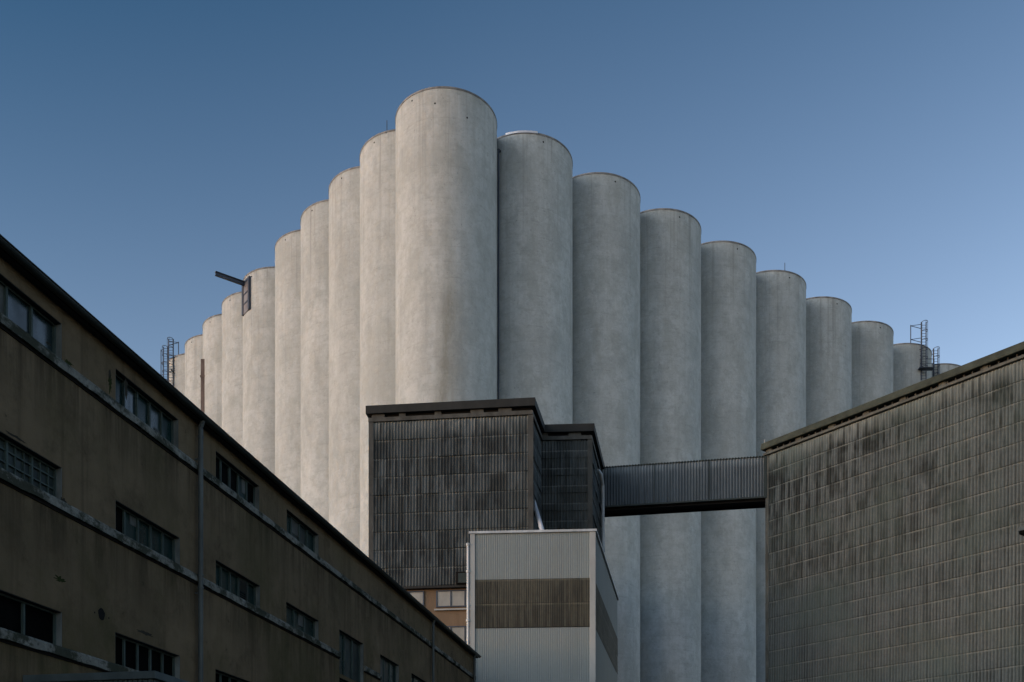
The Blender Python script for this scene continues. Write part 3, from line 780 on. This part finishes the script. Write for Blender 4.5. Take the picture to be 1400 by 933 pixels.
# far gable end, near end and back
b.quad(Wl(SE, 0, 0), Wl(SE, -12, 0), Wl(SE, -12, ZE), Wl(SE, 0, ZE)); b.quad(Wl(S0, -12, 0), Wl(S0, 0, 0), Wl(S0, 0, ZE), Wl(S0, -12, ZE)); b.quad(Wl(SE, -12, 0), Wl(S0, -12, 0), Wl(S0, -12, ZE), Wl(SE, -12, ZE))
b.poly([Wl(SE, 0, ZE), Wl(SE, -12, ZE), Wl(SE, -6, ZE+1.2)])
b.build('wall', M['wall'], root)
RD = .17
def louvre(mb, s0, s1, z0, z1):
    z = z0+.02
    while z < z1-.03:
        mb.obox(Wl(s0, -RD+.02, z), DD*(s1-s0), NW*.05-UP*.03, UP*.015); z += .055
for (s0, s1, z0, z1, k, kd) in wins:
    f = MB(); fw = .045
    for z in (z0, z1-fw): f.obox(Wl(s0, -RD, z), DD*(s1-s0), NW*.05, UP*fw)
    for i in range(k+1):
        s = s0+(s1-s0-fw)*i/k; f.obox(Wl(s, -RD+.002, z0+fw), DD*fw, NW*.055, UP*(z1-z0-2*fw))
    if kd == 'b':
        for j in (1, 2): f.obox(Wl(s0+fw, -RD+.004, z0+(z1-z0)*j/3), DD*(s1-s0-fw), NW*.04, UP*.025)
        for i in range(k*3): f.obox(Wl(s0+(s1-s0)*i/(k*3), -RD+.006, z0+fw), DD*.02, NW*.036, UP*(z1-z0-2*fw))
    win = f.build('window', M['mullion'], root)
    # reveals
    r = MB(); r.obox(Wl(s1, -RD-.05, z0), DD*-.012, NW*(RD+.045), UP*(z1-z0)); r.build('jamb', M['jamb'], win)
    r = MB(); r.obox(Wl(s0, -RD-.05, z0), DD*.012, NW*(RD+.045), UP*(z1-z0)); r.build('jamb', M['jamb'], win)
    r = MB(); r.obox(Wl(s0+.012, -RD-.05, z1), DD*(s1-s0-.024), NW*(RD+.045), UP*-.012); r.build('lintel', M['darkwall'], win)
    for i in range(k):
        a = s0+(s1-s0)*i/k+.02; c = s0+(s1-s0)*(i+1)/k-.0
        mt = {'k': 'pane_black', 'd': random.choice(['glass', 'glass', 'pane_black']), 'g': random.choice(['skyglass', 'skyglass', 'glass']), 'b': 'glass2', 'p': random.choice(['glass2', 'glass']), 't': random.choice(['glass2', 'glass']), 'l': 'glass' if i < k//2+1 else 'L', 'a': 'skyglass' if i > 1 else 'blind'}[kd]
        p = MB()
        if mt == 'L' and k-1 != i: louvre(p, a, c, z0+.03, z1-.03); p.build('louvre', M['louvre'], win); p = MB(); mt = 'pane_black'
        elif mt == 'L': mt = 'glass'
        tl = random.uniform(-.02, .02)
        p.quad(Wl(a, -RD+.01+tl*.3, z0+.02), Wl(c, -RD+.01-tl*.3, z0+.02), Wl(c, -RD+.01-tl*.3, z1-.02), Wl(a, -RD+.01+tl*.3, z1-.02))
        p.build('pane', M[mt], win)
        if kd in 'gdplkt' and random.random() < .38:      # things seen through the glass: a half-drawn blind or a dusty board
            hh = random.uniform(.2, .65); aa = a+random.choice((0, (c-a)*.45)); q = MB()
            up = random.random() < .5
            z_a, z_b = (z1-.02-(z1-z0)*hh, z1-.02) if up else (z0+.02, z0+(z1-z0)*hh*.6)
            if kd == 'k': z_a, z_b = z0+.02, z0+(z1-z0)*.25*hh
            q.quad(Wl(aa, -RD+.022, z_a), Wl(c-.02, -RD+.022, z_a), Wl(c-.02, -RD+.022, z_b), Wl(aa, -RD+.022, z_b)); q.build('blind', M['blind'], win)
# dark interior behind the panes
b = MB(); b.obox(Wl(S0+.1, -.6, .1), DD*(SE-S0-.2), NW*.2, UP*(ZE-.3)); b.build('inner_wall', M['hole'], root)
# concrete sill bands, uneven lower edge
def band(s0, s1, z, hgt=.185, pr=.075):
    m = MB(); n = max(2, int((s1-s0)/.35)); 
    lo = [random.uniform(-.012, .014) for _ in range(n+1)]; fr = [random.uniform(-.006, .008) for _ in range(n+1)]; tp = [random.uniform(-.02, .0) for _ in range(n+1)]
    for i in range(n):
        a = s0+(s1-s0)*i/n; c = s0+(s1-s0)*(i+1)/n
        q = lambda s, k_: [Wl(s, 0.0, z-hgt+lo[k_]), Wl(s, pr+fr[k_], z-hgt+lo[k_]), Wl(s, pr+fr[k_], z-.03+tp[k_]), Wl(s, pr*.7, z+tp[k_]*.3), Wl(s, -RD-.02, z)]
        A_, B_ = q(a, i), q(c, i+1)
        for j in range(4): m.quad(A_[j], B_[j], B_[j+1], A_[j+1])
    m.poly([Wl(s0, 0, z-hgt), Wl(s0, pr, z-hgt), Wl(s0, pr, z), Wl(s0, 0, z)]); m.poly([Wl(s1, 0, z), Wl(s1, pr, z), Wl(s1, pr, z-hgt), Wl(s1, 0, z-hgt)])
    m.build('sill_band', M['band'], root)
    m = MB(); m.obox(Wl(s0, .002, z-hgt-.045), DD*(s1-s0), NW*.02, UP*.05); m.build('sill_shade_strip', M['hole'], root)  # dark strip modelled in place of the shadow beneath the band
band(S0, SE-.02, B1); band(S0, ws(463.5), B2); band(ws(497.5), ws(519.5), B2); band(S0, ws(463.5), B3)
# hole in the wall
b = MB(); hs = ws(138.5); hz = zz(840, hs/sqrt(1+K*K)); 
b.poly([Wl(hs+.115*cos(a*pi/8)*(1+.1*sin(a*2)), .006, hz+.12*sin(a*pi/8)) for a in range(16)][::-1])
for dx in (-.23, .25): b.poly([Wl(hs+dx+.02*cos(a*pi/4), .006, hz-.06*0-.02+.02*sin(a*pi/4)) for a in range(8)][::-1])
b.build('wall_hole', M['hole'], root)
# spalled plaster scars and moss patches
def scar(px, py, wpx, hpx, mat, name, seed, rough=.55):
    rs = random.Random(seed); s = ws(px); Y = s/sqrt(1+K*K); z = zz(py, Y); 
    hs_ = wpx/2/F*Y*1.6; hz_ = hpx/2/F*Y; m = MB(); n = 26; 
    pts = []
    for i in range(n):
        a = 2*pi*i/n; r_ = 1-rough*rs.random(); pts.append(Wl(s+hs_*r_*cos(a), .004, z+hz_*r_*sin(a)))
    m.poly(pts[::-1]); m.build(name, mat, root)
M['scar'] = stucco('bare_render', (.03, .03, .024), (.05, .048, .038), (.02, .026, .012))
M['moss'] = stucco('wall_moss', (.022, .032, .01), (.032, .042, .014), (.015, .025, .008))
for i, a in enumerate([(198, 866, 34, 7), (236, 508, 10, 4), (172, 530, 7, 34), (86, 686, 14, 12), (75, 493, 18, 10), (22, 598, 34, 5), (480, 752, 26, 3), (500, 766, 20, 3), (150, 512, 5, 18), (66, 470, 9, 5)]):
    scar(*a, M['scar'], 'plaster_scar', i)
for i, a in enumerate([(82, 793, 22, 12), (150, 523, 8, 38), (95, 497, 16, 8), (60, 680, 40, 6)]):
    scar(*a, M['moss'], 'moss_patch', 50+i, .7)
# roof and gutter
b = MB(); zr = ZE
b.quad(Wl(S0-.3, .16, zr), Wl(SE+.15, .16, zr), Wl(SE+.15, -6, zr+1.5), Wl(S0-.3, -6, zr+1.5)); b.quad(Wl(S0-.3, -12.3, zr), Wl(S0-.3, -6, zr+1.5), Wl(SE+.15, -6, zr+1.5), Wl(SE+.15, -12.3, zr))
b.obox(Wl(S0-.3, -.3, zr-.10), DD*(SE-S0+.45), NW*.45, UP*.09)
b.build('roof', M['tile'], root)
b = MB(); gr = .085; n = 60; gz = zr-.02
for i in range(n):
    a = S0-.3+(SE-S0+.45)*i/n; c = S0-.3+(SE-S0+.45)*(i+1)/n; w0 = .012*sin(i*1.7); w1 = .012*sin((i+1)*1.7)
    for j in range(8):
        t0, t1 = pi+pi*j/8, pi+pi*(j+1)/8
        b.quad(Wl(a, .23+gr*cos(t0), gz+w0+gr*sin(t0)), Wl(c, .23+gr*cos(t0), gz+w1+gr*sin(t0)), Wl(c, .23+gr*cos(t1), gz+w1+gr*sin(t1)), Wl(a, .23+gr*cos(t1), gz+w0+gr*sin(t1)))
b.tube([Wl(S0-.3, .23+gr, gz), Wl(SE+.15, .23+gr, gz)], .016, 6)
b.build('gutter', M['gutter'], root, smooth=True)
def fallpipe(px, r, label, zbot=0):
    s = ws(px); o = MB(); A2 = wp(s)
    w2 = lambda o_, z: NW*o_+UP*z
    pts = [w2(.20, ZE-.06), w2(.18, ZE-.14), w2(.14, ZE-.24), w2(.14, ZE-.3), w2(.14, zbot)]
    o.tube(pts, r, 12)
    for z in (ZE-.5, 8.0, B2-.35, 5.2, 2.5): o.tube([w2(.14, z), w2(.14, z+.05)], r*1.22, 12)
    for z in (ZE-1, 7.6, 5.0): o.obox(w2(0, z)-DD*.02, DD*.04, NW*.14, UP*.03)
    ob = o.build('downpipe', M['pipe']); ob.location = A2; tag(ob, label, 'pipe'); 
fallpipe(266.8, .058, 'grey downpipe on the long olive building, the nearest and widest')
fallpipe(588.0, .055, 'thin downpipe near the far end of the olive building')
fallpipe(645.0, .06, 'dark downpipe at the far corner of the olive building')

# canopy at the lower left
w0 = 2.5; sA = ws(30); cz = zz(917, 17.1)
root = empty('canopy', wp(sA, 0, 0)); tag(root, 'flat grey canopy fixed low on the olive building wall', 'canopy'); A = wp(sA)
CL = 5.5
b = MB(); b.obox(Wl(sA, .01, cz-.13), DD*CL, NW*w0, UP*.13); b.build('roof_edge', M['canopy'], root, bevel=.008)
b = MB()
k = 26
for i in range(k): b.obox(Wl(sA+.05, .05+(w0-.1)*i/k, cz-.42), DD*.03, NW*((w0-.1)/k*.72), UP*.285)
b.obox(Wl(sA+.08, .05, cz-.42), DD*.05, NW*(w0-.1), UP*.286)
b.obox(Wl(sA+.08, w0-.12, cz-.42), DD*(CL-.2), NW*.06, UP*.286)
b.build('fascia', M['canopy'], root)
b = MB(); b.obox(Wl(sA+.2, w0-.3, 0), DD*.12, NW*.12, UP*(cz-.135)); b.build('post', M['pipe'], root)
b = MB(); b.obox(Wl(sA+CL-.4, w0-.3, 0), DD*.12, NW*.12, UP*(cz-.135)); b.build('post', M['pipe'], root)
